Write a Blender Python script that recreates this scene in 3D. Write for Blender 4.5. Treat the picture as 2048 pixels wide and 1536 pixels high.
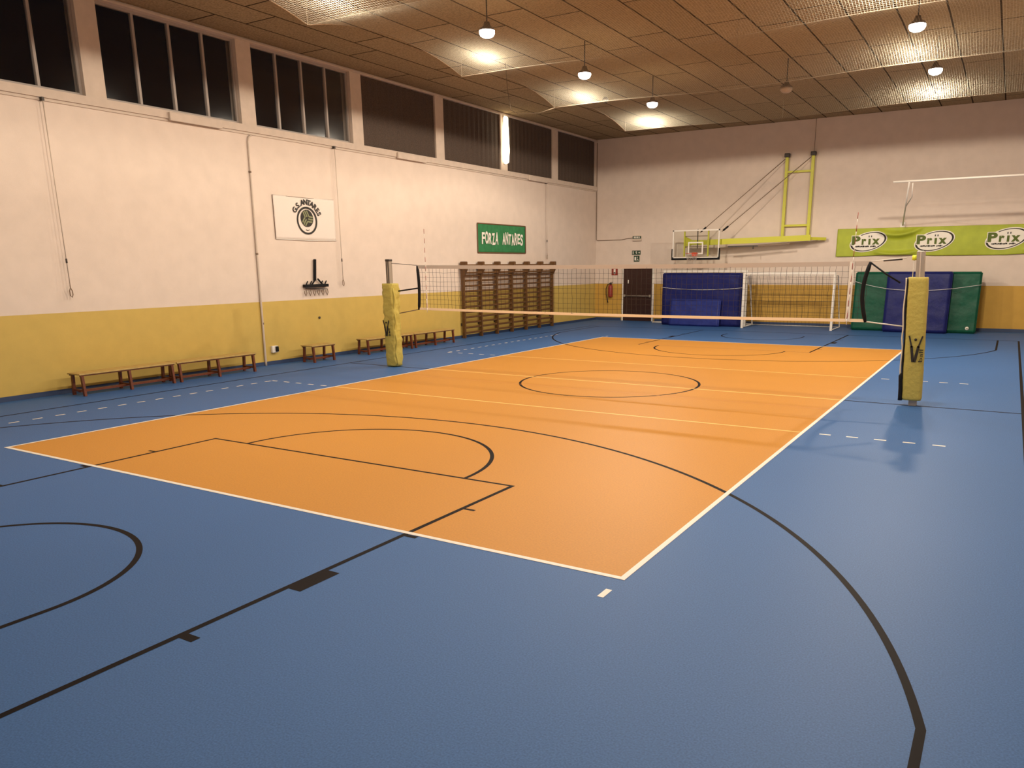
import bpy, bmesh, math, random
from mathutils import Vector, Matrix, Euler, noise
random.seed(7)
PI = math.pi
S = bpy.context.scene
for o in list(bpy.data.objects):
    bpy.data.objects.remove(o)
col = S.collection

# ------------------------------------------------------------ camera
F_PX, CX, CY = 1551.786, 1072.554, 910.268
YAW, PITCH, ROLL = -0.5400574, -0.2404712, -0.0084093
cd = bpy.data.cameras.new('camera')
cam = bpy.data.objects.new('camera', cd)
col.objects.link(cam)
cyw, syw, cp, sp = math.cos(YAW), math.sin(YAW), math.cos(PITCH), math.sin(PITCH)
fv = Vector((syw * cp, cyw * cp, sp))
rv = Vector((cyw, -syw, 0))
uv = rv.cross(fv)
cr, sr = math.cos(ROLL), math.sin(ROLL)
r2 = rv * cr + uv * sr
u2 = -rv * sr + uv * cr
m = Matrix((r2, u2, -fv)).transposed().to_4x4()
m.translation = Vector((11.22486, -4.97807, 2.298253))
cam.matrix_world = m
cd.sensor_fit = 'HORIZONTAL'
cd.sensor_width = 36.0
cd.lens = F_PX / 2048 * 36
cd.shift_x = (1024 - CX) / 2048
cd.shift_y = (CY - 768) / 2048
cd.clip_start = 0.05
cd.clip_end = 200
S.camera = cam

# ------------------------------------------------------------ world and exposure
w = bpy.data.worlds.new('world')
S.world = w
w.use_nodes = True
w.node_tree.nodes['Background'].inputs[0].default_value = (0.02, 0.025, 0.04, 1)
w.node_tree.nodes['Background'].inputs[1].default_value = 0.05
S.view_settings.view_transform = 'Standard'
S.view_settings.look = 'None'
S.view_settings.gamma = 1
S.view_settings.use_curve_mapping = False
S.view_settings.exposure = 0.0

# lamp rows hanging below the ceiling (x, y, z of the light source, watts)
LAMP_Z = 6.5
LAMP_W = 840.0
LAMP_COL = (1.0, 0.86, 0.68)
LAMPS = [(2.3, 8.25), (2.3, 12.2), (2.3, 16.2), (9.2, 12.2), (9.2, 16.2),
         (2.3, 4.25), (9.2, 8.25), (9.2, 4.25), (2.3, 0.25), (9.2, 0.25)]

# ------------------------------------------------------------ room dimensions
XL, XR, YB, YF, ZC = -3.92, 13.1, 25.3, -7.3, 7.22
YEL = 1.5

# ------------------------------------------------------------ materials
def mat(name, color, rough=0.6, metal=0.0, noise_amt=0.0, noise_scale=20.0, bump=0.0, bump_scale=60.0,
        emit=None, emit_s=0.0, spec=0.5, transl=None):
    mt = bpy.data.materials.new(name)
    mt.use_nodes = True
    nt = mt.node_tree
    b = nt.nodes['Principled BSDF']
    b.inputs['Base Color'].default_value = (*color, 1)
    b.inputs['Roughness'].default_value = rough
    b.inputs['Metallic'].default_value = metal
    b.inputs['Specular IOR Level'].default_value = spec
    tc = nt.nodes.new('ShaderNodeTexCoord')
    if noise_amt > 0:
        n = nt.nodes.new('ShaderNodeTexNoise')
        n.inputs['Scale'].default_value = noise_scale
        n.inputs['Detail'].default_value = 5
        r = nt.nodes.new('ShaderNodeValToRGB')
        r.color_ramp.elements[0].position = 0.3
        r.color_ramp.elements[1].position = 0.7
        a = 1 - noise_amt
        z = 1 + noise_amt
        r.color_ramp.elements[0].color = (color[0] * a, color[1] * a, color[2] * a, 1)
        r.color_ramp.elements[1].color = (min(1, color[0] * z), min(1, color[1] * z), min(1, color[2] * z), 1)
        nt.links.new(tc.outputs['Object'], n.inputs['Vector'])
        nt.links.new(n.outputs['Fac'], r.inputs['Fac'])
        nt.links.new(r.outputs['Color'], b.inputs['Base Color'])
    if bump > 0:
        n = nt.nodes.new('ShaderNodeTexNoise')
        n.inputs['Scale'].default_value = bump_scale
        n.inputs['Detail'].default_value = 4
        bp = nt.nodes.new('ShaderNodeBump')
        bp.inputs['Strength'].default_value = bump
        bp.inputs['Distance'].default_value = 0.02
        nt.links.new(tc.outputs['Object'], n.inputs['Vector'])
        nt.links.new(n.outputs['Fac'], bp.inputs['Height'])
        nt.links.new(bp.outputs['Normal'], b.inputs['Normal'])
    if emit:
        b.inputs['Emission Color'].default_value = (*emit, 1)
        b.inputs['Emission Strength'].default_value = emit_s
    return mt

M = {}
M['floor_blue'] = mat('blue vinyl floor', (0.045, 0.142, 0.385), 0.55, noise_amt=0.22, noise_scale=90, bump=0.05, bump_scale=250, spec=0.30)
M['floor_orange'] = mat('orange vinyl court', (0.62, 0.28, 0.045), 0.52, noise_amt=0.08, noise_scale=60, bump=0.05, bump_scale=250, spec=0.25)
M['line_white'] = mat('white court line', (0.90, 0.86, 0.80), 0.5)
M['line_yellow'] = mat('yellow court line', (0.95, 0.62, 0.20), 0.5)
M['line_black'] = mat('black court line', (0.009, 0.006, 0.007), 0.6, spec=0.08)
M['line_worn'] = mat('worn dark line', (0.36, 0.14, 0.045), 0.5)
M['wall_white'] = mat('white plaster', (0.72, 0.61, 0.53), 0.85, noise_amt=0.035, noise_scale=3, bump=0.08, bump_scale=90)
M['wall_yellow'] = mat('mustard wall paint', (0.58, 0.41, 0.10), 0.7, noise_amt=0.04, noise_scale=4, bump=0.08, bump_scale=90)
M['wall_ochre'] = mat('ochre wall paint', (0.58, 0.34, 0.06), 0.7, noise_amt=0.04, noise_scale=4, bump=0.08, bump_scale=90)
M['skirting'] = mat('navy skirting', (0.03, 0.055, 0.13), 0.5)
M['frame'] = mat('grey window frame', (0.36, 0.31, 0.28), 0.5)
M['pillar'] = mat('pillar plaster', (0.62, 0.52, 0.44), 0.85, noise_amt=0.05, noise_scale=6)
M['blind'] = mat('brown woven screen', (0.075, 0.052, 0.040), 0.9, noise_amt=0.35, noise_scale=45, bump=0.3, bump_scale=60)
M['wood_red'] = mat('red brown bench wood', (0.15, 0.035, 0.012), 0.45, noise_amt=0.2, noise_scale=15)
M['wood_top'] = mat('light bench seat wood', (0.50, 0.34, 0.11), 0.5, noise_amt=0.12, noise_scale=10)
M['wood_bar'] = mat('brown wall bar wood', (0.12, 0.052, 0.012), 0.5, noise_amt=0.2, noise_scale=12)
M['pad'] = mat('yellow post padding', (0.50, 0.42, 0.10), 0.55, bump=0.6, bump_scale=16, spec=0.3)
M['cream'] = mat('cream piping', (0.75, 0.66, 0.48), 0.6)
M['black'] = mat('black plastic', (0.010, 0.010, 0.012), 0.55, spec=0.15)
M['dark_metal'] = mat('dark metal', (0.06, 0.05, 0.045), 0.5, metal=0.5)
M['steel'] = mat('grey aluminium', (0.42, 0.37, 0.32), 0.4, metal=0.6)
M['white_metal'] = mat('white painted metal', (0.80, 0.76, 0.70), 0.45)
M['net_cord'] = mat('dark net cord', (0.035, 0.025, 0.02), 0.8)
M['net_tape'] = mat('white net tape', (0.52, 0.45, 0.40), 0.8)
M['net_tape_y'] = mat('cream net tape', (0.95, 0.78, 0.56), 0.8)
M['red'] = mat('red paint', (0.28, 0.03, 0.02), 0.45)
M['orange_rim'] = mat('red orange rim paint', (0.62, 0.07, 0.02), 0.45)
M['lime'] = mat('lime yellow steel paint', (0.56, 0.56, 0.03), 0.45)
M['mat_blue'] = mat('navy mat vinyl', (0.012, 0.017, 0.12), 0.42, noise_amt=0.12, noise_scale=8, bump=0.5, bump_scale=6, spec=0.2)
M['mat_blue2'] = mat('blue mat vinyl', (0.018, 0.032, 0.20), 0.45, noise_amt=0.12, noise_scale=8, bump=0.5, bump_scale=6, spec=0.2)
M['mat_green'] = mat('green mat vinyl', (0.008, 0.085, 0.05), 0.42, noise_amt=0.12, noise_scale=8, bump=0.5, bump_scale=6, spec=0.2)
M['door'] = mat('dark brown door', (0.035, 0.012, 0.010), 0.35)
M['cloth_white'] = mat('white banner cloth', (0.78, 0.70, 0.64), 0.85, bump=0.15, bump_scale=6)
M['cloth_green'] = mat('green banner cloth', (0.03, 0.20, 0.07), 0.8, noise_amt=0.15, noise_scale=6)
M['cloth_lime'] = mat('lime banner cloth', (0.38, 0.45, 0.03), 0.6, noise_amt=0.10, noise_scale=3)
M['print_black'] = mat('black print', (0.02, 0.017, 0.014), 0.7)
M['print_olive'] = mat('olive print', (0.24, 0.25, 0.13), 0.7)
M['print_green'] = mat('dark green print', (0.09, 0.13, 0.015), 0.7)
M['print_white'] = mat('white print', (0.86, 0.82, 0.74), 0.7)
M['border'] = mat('brown hem', (0.14, 0.07, 0.03), 0.8)
M['sign_green'] = mat('dark green sign', (0.02, 0.055, 0.03), 0.5)
M['conduit'] = mat('grey conduit', (0.58, 0.49, 0.41), 0.6)
M['conduit_d'] = mat('brown conduit', (0.22, 0.15, 0.10), 0.6)
M['bulb'] = mat('lit lamp diffuser', (1, 1, 1), 0.5, emit=(1.0, 0.95, 0.92), emit_s=22.0)
M['bulb_off'] = mat('unlit lamp diffuser', (0.45, 0.36, 0.28), 0.4)
M['tube'] = mat('glare streak glow', (1, 1, 1), 0.5, emit=(1.0, 0.82, 0.55), emit_s=7.0)  # glow given to the glare streak on the window pillar
M['rope_white'] = mat('pale cord', (0.62, 0.60, 0.62), 0.8)
M['rope_brown'] = mat('tan net rope', (0.20, 0.15, 0.10), 0.9)
M['knob'] = mat('fluorescent yellow knob', (0.75, 0.80, 0.03), 0.4)

def ceiling_mat():
    mt = bpy.data.materials.new('brown wood wool ceiling boards')
    mt.use_nodes = True
    nt = mt.node_tree; L = nt.links.new; N = nt.nodes.new
    b = nt.nodes['Principled BSDF']
    b.inputs['Roughness'].default_value = 0.95
    b.inputs['Specular IOR Level'].default_value = 0.1
    tc = N('ShaderNodeTexCoord')
    mp = N('ShaderNodeMapping')
    mp.inputs['Rotation'].default_value = (0, 0, PI / 2)
    mp.inputs['Location'].default_value = (-11.5 + 15.0, 6.67 - 0.9 * 8, 0)
    L(tc.outputs['Object'], mp.inputs['Vector'])
    br = N('ShaderNodeTexBrick')
    br.inputs['Scale'].default_value = 1.0
    br.inputs['Mortar Size'].default_value = 0.020
    br.inputs['Mortar Smooth'].default_value = 0.1
    br.inputs['Brick Width'].default_value = 3.0
    br.inputs['Row Height'].default_value = 0.9
    br.offset = 0.25
    br.inputs['Color1'].default_value = (0.29, 0.215, 0.125, 1)
    br.inputs['Color2'].default_value = (0.34, 0.255, 0.150, 1)
    br.inputs['Mortar'].default_value = (0.04, 0.024, 0.012, 1)
    L(mp.outputs['Vector'], br.inputs['Vector'])
    n = N('ShaderNodeTexNoise')
    n.inputs['Scale'].default_value = 26
    n.inputs['Detail'].default_value = 6
    L(tc.outputs['Object'], n.inputs['Vector'])
    mr = N('ShaderNodeMapRange')
    mr.inputs['From Min'].default_value = 0.3
    mr.inputs['From Max'].default_value = 0.7
    mr.inputs['To Min'].default_value = 0.72
    mr.inputs['To Max'].default_value = 1.28
    L(n.outputs['Fac'], mr.inputs['Value'])
    mx = N('ShaderNodeVectorMath'); mx.operation = 'SCALE'
    L(br.outputs['Color'], mx.inputs[0]); L(mr.outputs[0], mx.inputs['Scale'])
    L(mx.outputs[0], b.inputs['Base Color'])
    bp = N('ShaderNodeBump'); bp.inputs['Strength'].default_value = 0.4; bp.inputs['Distance'].default_value = 0.03
    L(n.outputs['Fac'], bp.inputs['Height']); L(bp.outputs['Normal'], b.inputs['Normal'])
    return mt
M['ceiling'] = ceiling_mat()

def glass_mat(name, rough=0.03, ior=1.5, tint=(1, 1, 1)):
    mt = bpy.data.materials.new(name)
    mt.use_nodes = True
    nt = mt.node_tree; L = nt.links.new; N = nt.nodes.new
    nt.nodes.remove(nt.nodes['Principled BSDF'])
    out = nt.nodes['Material Output']
    tr = N('ShaderNodeBsdfTransparent'); tr.inputs[0].default_value = (*tint, 1)
    gl = N('ShaderNodeBsdfGlossy'); gl.inputs['Roughness'].default_value = rough
    fr = N('ShaderNodeFresnel'); fr.inputs['IOR'].default_value = ior
    mx = N('ShaderNodeMixShader')
    L(fr.outputs[0], mx.inputs[0]); L(tr.outputs[0], mx.inputs[1]); L(gl.outputs[0], mx.inputs[2])
    L(mx.outputs[0], out.inputs['Surface'])
    return mt
M['lamp_body'] = mat('bronze lamp housing', (0.16, 0.12, 0.09), 0.5)
M['glass'] = glass_mat('window glass', 0.09, 1.32)
M['board_glass'] = glass_mat('backboard acrylic', 0.05, 1.3, (0.94, 0.95, 0.93))

def netting_mat():
    """knotted safety net: strands laid out from the net's own x and y"""
    mt = bpy.data.materials.new('pale ceiling netting')
    mt.use_nodes = True
    nt = mt.node_tree; L = nt.links.new; N = nt.nodes.new
    nt.nodes.remove(nt.nodes['Principled BSDF'])
    out = nt.nodes['Material Output']
    tc = N('ShaderNodeTexCoord'); sx = N('ShaderNodeSeparateXYZ')
    L(tc.outputs['Object'], sx.inputs[0])
    def strand(sock):
        pp = N('ShaderNodeMath'); pp.operation = 'PINGPONG'; pp.inputs[1].default_value = 0.0225
        L(sock, pp.inputs[0])
        lt = N('ShaderNodeMath'); lt.operation = 'LESS_THAN'; lt.inputs[1].default_value = 0.0011
        L(pp.outputs[0], lt.inputs[0])
        return lt.outputs[0]
    a, b = strand(sx.outputs[0]), strand(sx.outputs[1])
    mxm = N('ShaderNodeMath'); mxm.operation = 'MAXIMUM'
    L(a, mxm.inputs[0]); L(b, mxm.inputs[1])
    tr = N('ShaderNodeBsdfTransparent')
    df = N('ShaderNodeBsdfDiffuse'); df.inputs[0].default_value = (0.62, 0.58, 0.46, 1)
    tl = N('ShaderNodeBsdfTranslucent'); tl.inputs[0].default_value = (0.62, 0.58, 0.46, 1)
    m1 = N('ShaderNodeMixShader'); m1.inputs[0].default_value = 0.5
    L(df.outputs[0], m1.inputs[1]); L(tl.outputs[0], m1.inputs[2])
    m2 = N('ShaderNodeMixShader')
    L(mxm.outputs[0], m2.inputs[0]); L(tr.outputs[0], m2.inputs[1]); L(m1.outputs[0], m2.inputs[2])
    L(m2.outputs[0], out.inputs['Surface'])
    return mt
M['netting'] = netting_mat()

# ------------------------------------------------------------ mesh helpers
class MB:
    def __init__(self):
        self.v = []; self.f = []; self.mi = []; self.mats = []; self.smooth = []
    def slot(self, m):
        if m not in self.mats: self.mats.append(m)
        return self.mats.index(m)
    def add(self, vs, fs, m, smooth=False, xf=None):
        k = len(self.v); s = self.slot(m)
        for p in vs:
            p = Vector(p)
            self.v.append(xf @ p if xf else p)
        for f in fs:
            self.f.append([k + i for i in f]); self.mi.append(s); self.smooth.append(smooth)
    def box(self, a, b, m, xf=None):
        x0, y0, z0 = a; x1, y1, z1 = b
        vs = [(x0, y0, z0), (x1, y0, z0), (x1, y1, z0), (x0, y1, z0), (x0, y0, z1), (x1, y0, z1), (x1, y1, z1), (x0, y1, z1)]
        self.add(vs, [(0, 3, 2, 1), (4, 5, 6, 7), (0, 1, 5, 4), (1, 2, 6, 5), (2, 3, 7, 6), (3, 0, 4, 7)], m, xf=xf)
    def bbox(self, a, b, m, r=0.01, seg=2, xf=None):
        """bevelled box"""
        bm = bmesh.new()
        bmesh.ops.create_cube(bm, size=1)
        c = [(a[i] + b[i]) / 2 for i in range(3)]; d = [abs(b[i] - a[i]) for i in range(3)]
        for v in bm.verts: v.co = Vector([c[i] + v.co[i] * d[i] for i in range(3)])
        bmesh.ops.bevel(bm, geom=bm.edges[:], offset=min(r, min(d) * 0.45), segments=seg, affect='EDGES', profile=0.5)
        bm.verts.index_update()
        self.add([v.co.copy() for v in bm.verts], [[v.index for v in f.verts] for f in bm.faces], m, xf=xf)
        bm.free()
    def tube(self, pts, r, m, n=8, cap=True, smooth=True, xf=None):
        pts = [Vector(p) for p in pts]
        rs = r if isinstance(r, (list, tuple)) else [r] * len(pts)
        vs = []; fs = []
        up0 = None
        for i, p in enumerate(pts):
            d = (pts[min(i + 1, len(pts) - 1)] - pts[max(i - 1, 0)])
            d = d.normalized() if d.length > 1e-9 else Vector((0, 0, 1))
            up = up0 if up0 else (Vector((0, 0, 1)) if abs(d.z) < 0.9 else Vector((1, 0, 0)))
            s = d.cross(up)
            if s.length < 1e-6: s = d.orthogonal()
            s.normalize(); t = s.cross(d).normalized(); up0 = t
            for j in range(n):
                a = 2 * PI * j / n + PI / n
                vs.append(p + (s * math.cos(a) + t * math.sin(a)) * rs[i])
        for i in range(len(pts) - 1):
            for j in range(n):
                fs.append((i * n + j, i * n + (j + 1) % n, (i + 1) * n + (j + 1) % n, (i + 1) * n + j))
        if cap:
            fs.append(tuple(reversed(range(n))))
            fs.append(tuple((len(pts) - 1) * n + j for j in range(n)))
        self.add(vs, fs, m, smooth and n > 4, xf=xf)
    def bar(self, p0, p1, w, h, m):
        """rectangular bar between two points, w sideways and h up"""
        p0, p1 = Vector(p0), Vector(p1)
        d = (p1 - p0).normalized()
        up = Vector((0, 0, 1)) if abs(d.z) < 0.95 else Vector((0, 1, 0))
        s = d.cross(up).normalized(); t = s.cross(d)
        vs = []
        for p in (p0, p1):
            for a, b in ((-1, -1), (1, -1), (1, 1), (-1, 1)):
                vs.append(p + s * a * w / 2 + t * b * h / 2)
        self.add(vs, [(0, 1, 2, 3), (7, 6, 5, 4), (0, 4, 5, 1), (1, 5, 6, 2), (2, 6, 7, 3), (3, 7, 4, 0)], m)
    def lathe(self, prof, m, n=24, c=(0, 0, 0), xf=None, axis='Z'):
        vs = []; fs = []
        for (r, z) in prof:
            for j in range(n):
                a = 2 * PI * j / n
                p = (r * math.cos(a), r * math.sin(a), z)
                if axis == 'Y': p = (p[0], p[2], p[1])
                vs.append((c[0] + p[0], c[1] + p[1], c[2] + p[2]))
        for i in range(len(prof) - 1):
            for j in range(n):
                fs.append((i * n + j, i * n + (j + 1) % n, (i + 1) * n + (j + 1) % n, (i + 1) * n + j))
        fs.append(tuple(reversed(range(n)))); fs.append(tuple((len(prof) - 1) * n + j for j in range(n)))
        self.add(vs, fs, m, True, xf=xf)
    def flat(self, pts, m, xf=None):
        self.add(pts, [tuple(range(len(pts)))], m, xf=xf)
    def build(self, name, parent=None):
        me = bpy.data.meshes.new(name)
        me.from_pydata([tuple(v) for v in self.v], [], self.f)
        for m_ in self.mats: me.materials.append(m_)
        for i, p in enumerate(me.polygons):
            p.material_index = self.mi[i]; p.use_smooth = self.smooth[i]
        me.update()
        o = bpy.data.objects.new(name, me)
        col.objects.link(o)
        if parent: o.parent = parent
        return o

def fix_normals(o):
    bm = bmesh.new(); bm.from_mesh(o.data)
    bmesh.ops.recalc_face_normals(bm, faces=bm.faces[:]); bm.to_mesh(o.data); bm.free()

def tag(o, label=None, cat=None, group=None, kind=None):
    if label: o['label'] = label
    if cat: o['category'] = cat
    if group: o['group'] = group
    if kind: o['kind'] = kind
    return o

def empty(name, loc, label=None, cat=None, group=None, rz=0, kind=None):
    o = bpy.data.objects.new(name, None)
    o.empty_display_size = 0.2
    col.objects.link(o)
    o.location = loc; o.rotation_euler = (0, 0, rz)
    return tag(o, label, cat, group, kind)

def copy_tree(o, parent=None):
    c = o.copy(); col.objects.link(c)
    if parent: c.parent = parent
    for ch in [x for x in bpy.data.objects if x.parent == o]:
        copy_tree(ch, c)
    return c

def text_geo(s, size=1.0, shear=0.0, depth=0.004, offset=0.0):
    """letters as (verts, faces) in the xy plane, centred"""
    cu = bpy.data.curves.new('letters', 'FONT')
    cu.body = s; cu.size = size; cu.extrude = depth; cu.shear = shear; cu.offset = offset
    cu.align_x = 'CENTER'; cu.align_y = 'CENTER'; cu.resolution_u = 4
    o = bpy.data.objects.new('letters', cu); col.objects.link(o)
    bpy.context.view_layer.update()
    me = bpy.data.meshes.new_from_object(o.evaluated_get(bpy.context.evaluated_depsgraph_get()))
    vs = [v.co.copy() for v in me.vertices]; fs = [tuple(p.vertices) for p in me.polygons]
    bpy.data.objects.remove(o); bpy.data.curves.remove(cu); bpy.data.meshes.remove(me)
    return vs, fs

def fit_text(vs, w, h):
    x0 = min(v.x for v in vs); x1 = max(v.x for v in vs); y0 = min(v.y for v in vs); y1 = max(v.y for v in vs)
    for v in vs:
        v.x = ((v.x - x0) / (x1 - x0) - 0.5) * w; v.y = ((v.y - y0) / (y1 - y0) - 0.5) * h
    return vs
# frames for printing: local x -> right as seen from the room, y -> up, z -> towards the room
LEFTWALL = Matrix(((0, 0, 1, 0), (1, 0, 0, 0), (0, 1, 0, 0), (0, 0, 0, 1)))      # local x -> +Y, z -> +X
BACKWALL = Matrix(((1, 0, 0, 0), (0, 0, -1, 0), (0, 1, 0, 0), (0, 0, 0, 1)))     # local x -> +X, z -> -Y
def on_left(y, z, off): return Matrix.Translation((XL + off, y, z)) @ LEFTWALL
def on_back(x, z, off): return Matrix.Translation((x, YB - off, z)) @ BACKWALL

# ============================================================ LAMPS (light first, the fixtures share the builder)
def make_lamp(x, y, lit, label, group):
    root = empty('pendant_lamp', (x, y, LAMP_Z), label, 'lamp', group)
    b = MB(); b.lathe([(0.02, 0.20), (0.05, 0.19), (0.07, 0.12), (0.13, 0.08), (0.15, 0.05), (0.15, 0.04)], M['lamp_body'], 24)
    b.build('housing', root)
    b = MB(); b.lathe([(0.145, 0.045), (0.145, 0.0), (0.12, -0.045), (0.07, -0.07), (0.02, -0.078)], M['bulb'] if lit else M['bulb_off'], 24)
    b.build('diffuser', root)
    b = MB(); b.tube([(0, 0, 0.19), (0, 0, ZC - LAMP_Z - 0.005)], 0.012, M['dark_metal'], 8); b.build('hanging_rod', root)
    if lit:
        ld = bpy.data.lights.new('lamp_light', 'SPOT')
        ld.energy = LAMP_W * (2.1 if y > 16 else 1.0); ld.color = LAMP_COL; ld.spot_size = math.radians(179); ld.spot_blend = 0.05
        ld.shadow_soft_size = 0.13
        # high-bay light distribution: weaker straight down, strongest near 65 degrees, reflector cut-off above 80
        ld.use_nodes = True
        nt = ld.node_tree; em = nt.nodes['Emission']
        tc = nt.nodes.new('ShaderNodeTexCoord'); sx = nt.nodes.new('ShaderNodeSeparateXYZ')
        ab = nt.nodes.new('ShaderNodeMath'); ab.operation = 'ABSOLUTE'
        fc = nt.nodes.new('ShaderNodeValToRGB'); sc = nt.nodes.new('ShaderNodeMath'); sc.operation = 'MULTIPLY'; sc.inputs[1].default_value = 2.0
        el = fc.color_ramp.elements
        prof = ((0.0, 0.27), (0.14, 0.25), (0.19, 0.32), (0.27, 0.50), (0.32, 0.52), (0.45, 0.38), (0.62, 0.36), (1.0, 0.28))
        el[0].position, el[1].position = prof[0][0], prof[-1][0]
        el[0].color = (prof[0][1],) * 3 + (1,); el[1].color = (prof[-1][1],) * 3 + (1,)
        for p_, v_ in prof[1:-1]:
            q = el.new(p_); q.color = (v_, v_, v_, 1)
        nt.links.new(tc.outputs['Normal'], sx.inputs[0]); nt.links.new(sx.outputs[2], ab.inputs[0])
        nt.links.new(ab.outputs[0], fc.inputs['Fac']); nt.links.new(fc.outputs['Color'], sc.inputs[0]); nt.links.new(sc.outputs[0], em.inputs['Strength'])
        lo = bpy.data.objects.new('lamp_light', ld); col.objects.link(lo); lo.parent = root
        lo.location = (0, 0, -0.10)
    return root
lamp_labels = {
 (2.3, 8.25): 'lit pendant lamp, nearest of the left row in view, above the bright net patch',
 (2.3, 12.2): 'lit pendant lamp, middle of the left row of three',
 (2.3, 16.2): 'lit pendant lamp, farthest of the left row, towards the back wall',
 (9.2, 12.2): 'lit pendant lamp at the top right, nearer of the right pair',
 (9.2, 16.2): 'lit pendant lamp, farther of the right pair, before the back wall'}
for (x, y) in LAMPS:
    make_lamp(x, y, True, lamp_labels.get((x, y), 'lit pendant lamp of the rows above the near half, out of the picture'), 'lit pendant lamps in two rows under the ceiling')
make_lamp(5.85, 16.3, False, 'unlit pendant lamp hanging between the two lit rows', None)

# ============================================================ FLOOR WITH ITS PAINTED LINES
def build_floor():
    b = MB()
    b.box((XL - 0.3, YF - 0.3, -0.2), (XR + 0.3, YB + 0.3, 0), M['floor_blue'])
    cnt = [0]
    def rect(x0, y0, x1, y1, m, z):
        cnt[0] += 1; z += cnt[0] * 4e-6
        b.flat([(x0, y0, z), (x1, y0, z), (x1, y1, z), (x0, y1, z)], m)
    def arc(cx, cy, r, a0, a1, m, z, w=0.05, n=64):
        for i in range(n):
            t0 = a0 + (a1 - a0) * i / n; t1 = a0 + (a1 - a0) * (i + 1) / n
            c0, s0, c1, s1 = math.cos(t0), math.sin(t0), math.cos(t1), math.sin(t1)
            b.flat([(cx + (r - w) * c0, cy + (r - w) * s0, z), (cx + r * c0, cy + r * s0, z), (cx + r * c1, cy + r * s1, z), (cx + (r - w) * c1, cy + (r - w) * s1, z)], m)
    Z1, Z2, Z3, Z4 = 0.0006, 0.0012, 0.0018, 0.0024
    K, W, Y = M['line_black'], M['line_white'], M['line_yellow']
    rect(0, 0, 9, 18, M['floor_orange'], Z1)
    # basketball
    bx0, bx1, by0, by1 = -2.5, 11.6, -4.04, 22.04
    cx = 4.5
    rect(bx0, by0, bx0 + 0.05, by1, K, Z2); rect(bx1, by0, bx1 + 0.05, by1, K, Z2)
    rect(bx0, by0, bx1 + 0.05, by0 + 0.05, K, Z2); rect(bx0, by1 - 0.05, bx1 + 0.05, by1, K, Z2)
    rect(9, 8.965, bx1, 9.015, K, Z2); rect(bx0, 8.975, 0, 9.025, K, Z2)
    arc(cx + 0.05, 9, 1.8, 0, 2 * PI, K, Z2, n=96)
    kx0, kx1 = 2.0, 6.92
    for sgn, base, m_ft in ((1, by0, K), (-1, by1, M['line_worn'])):
        def R(xa, ya, xb, yb, m=K, z=Z2):
            y0_, y1_ = base + sgn * ya, base + sgn * yb
            rect(xa, min(y0_, y1_), xb, max(y0_, y1_), m, z)
        R(kx0, 0, kx0 + 0.05, 5.8); R(kx1 - 0.05, 0, kx1, 5.8); R(kx0, 5.76, kx1, 5.8, m_ft)
        fy = base + sgn * 5.78; a0 = 0 if sgn > 0 else PI
        arc(4.47, fy, 1.82, a0, a0 + PI, K, Z2, n=64)
        by = base + sgn * 1.575
        arc(cx, by, 1.28, a0, a0 + PI, K, Z2, n=48)
        R(cx - 1.28, 1.15, cx - 1.23, 1.575); R(cx + 1.23, 1.15, cx + 1.28, 1.575)
        t = math.acos(6.62 / 6.78)
        arc(cx, by, 6.78, a0 + t, a0 + PI - t, K, Z2, n=120)
        ys = 1.575 + 6.78 * math.sin(t)
        R(cx - 6.62, 0, cx - 6.57, ys); R(cx + 6.57, 0, cx + 6.62, ys)
        for q0, q1 in ((1.78, 1.85), (2.68, 3.08), (3.98, 4.03), (4.86, 4.90)):
            R(kx1, q0, kx1 + 0.12, q1); R(kx0 - 0.12, q0, kx0, q1)
    # a thin faint line just short of the centre
    rect(0, 7.98, 9, 8.005, mat('faint line', (0.64, 0.245, 0.055), 0.42), Z2)
    # volleyball
    rect(0.05, 0, 8.95, 0.05, W, Z4); rect(0.05, 17.95, 8.95, 18, W, Z4); rect(0, 0, 0.05, 18, W, Z4); rect(8.95, 0, 9, 18, W, Z4)
    for yy in (5.97, 8.975, 11.98): rect(0.05, yy, 8.95, yy + 0.05, Y, Z3)
    for yy in (5.97, 11.98):
        for k in range(5):
            x0 = 9.2 + 0.35 * k; rect(x0, yy, x0 + 0.15, yy + 0.05, W, Z3)
            x0 = -0.2 - 0.35 * k; rect(x0 - 0.15, yy, x0, yy + 0.05, W, Z3)
    k = 0
    while 5.9 - 0.35 * k > -0.2:
        y1 = 5.95 - 0.35 * k; rect(-1.77, y1 - 0.15, -1.72, y1, W, Z3); k += 1
    k = 0
    while 12.05 + 0.35 * k < 18.1:
        y0 = 12.05 + 0.35 * k; rect(-1.77, y0, -1.72, y0 + 0.15, W, Z3); k += 1
    for x0 in (0.0, 8.95):
        rect(x0, -0.36, x0 + 0.05, -0.21, W, Z3); rect(x0, 18.21, x0 + 0.05, 18.36, W, Z3)
    o = b.build('floor')
    tag(o, 'blue sports floor with orange volleyball court and black basketball lines', kind='structure')
build_floor()

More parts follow.
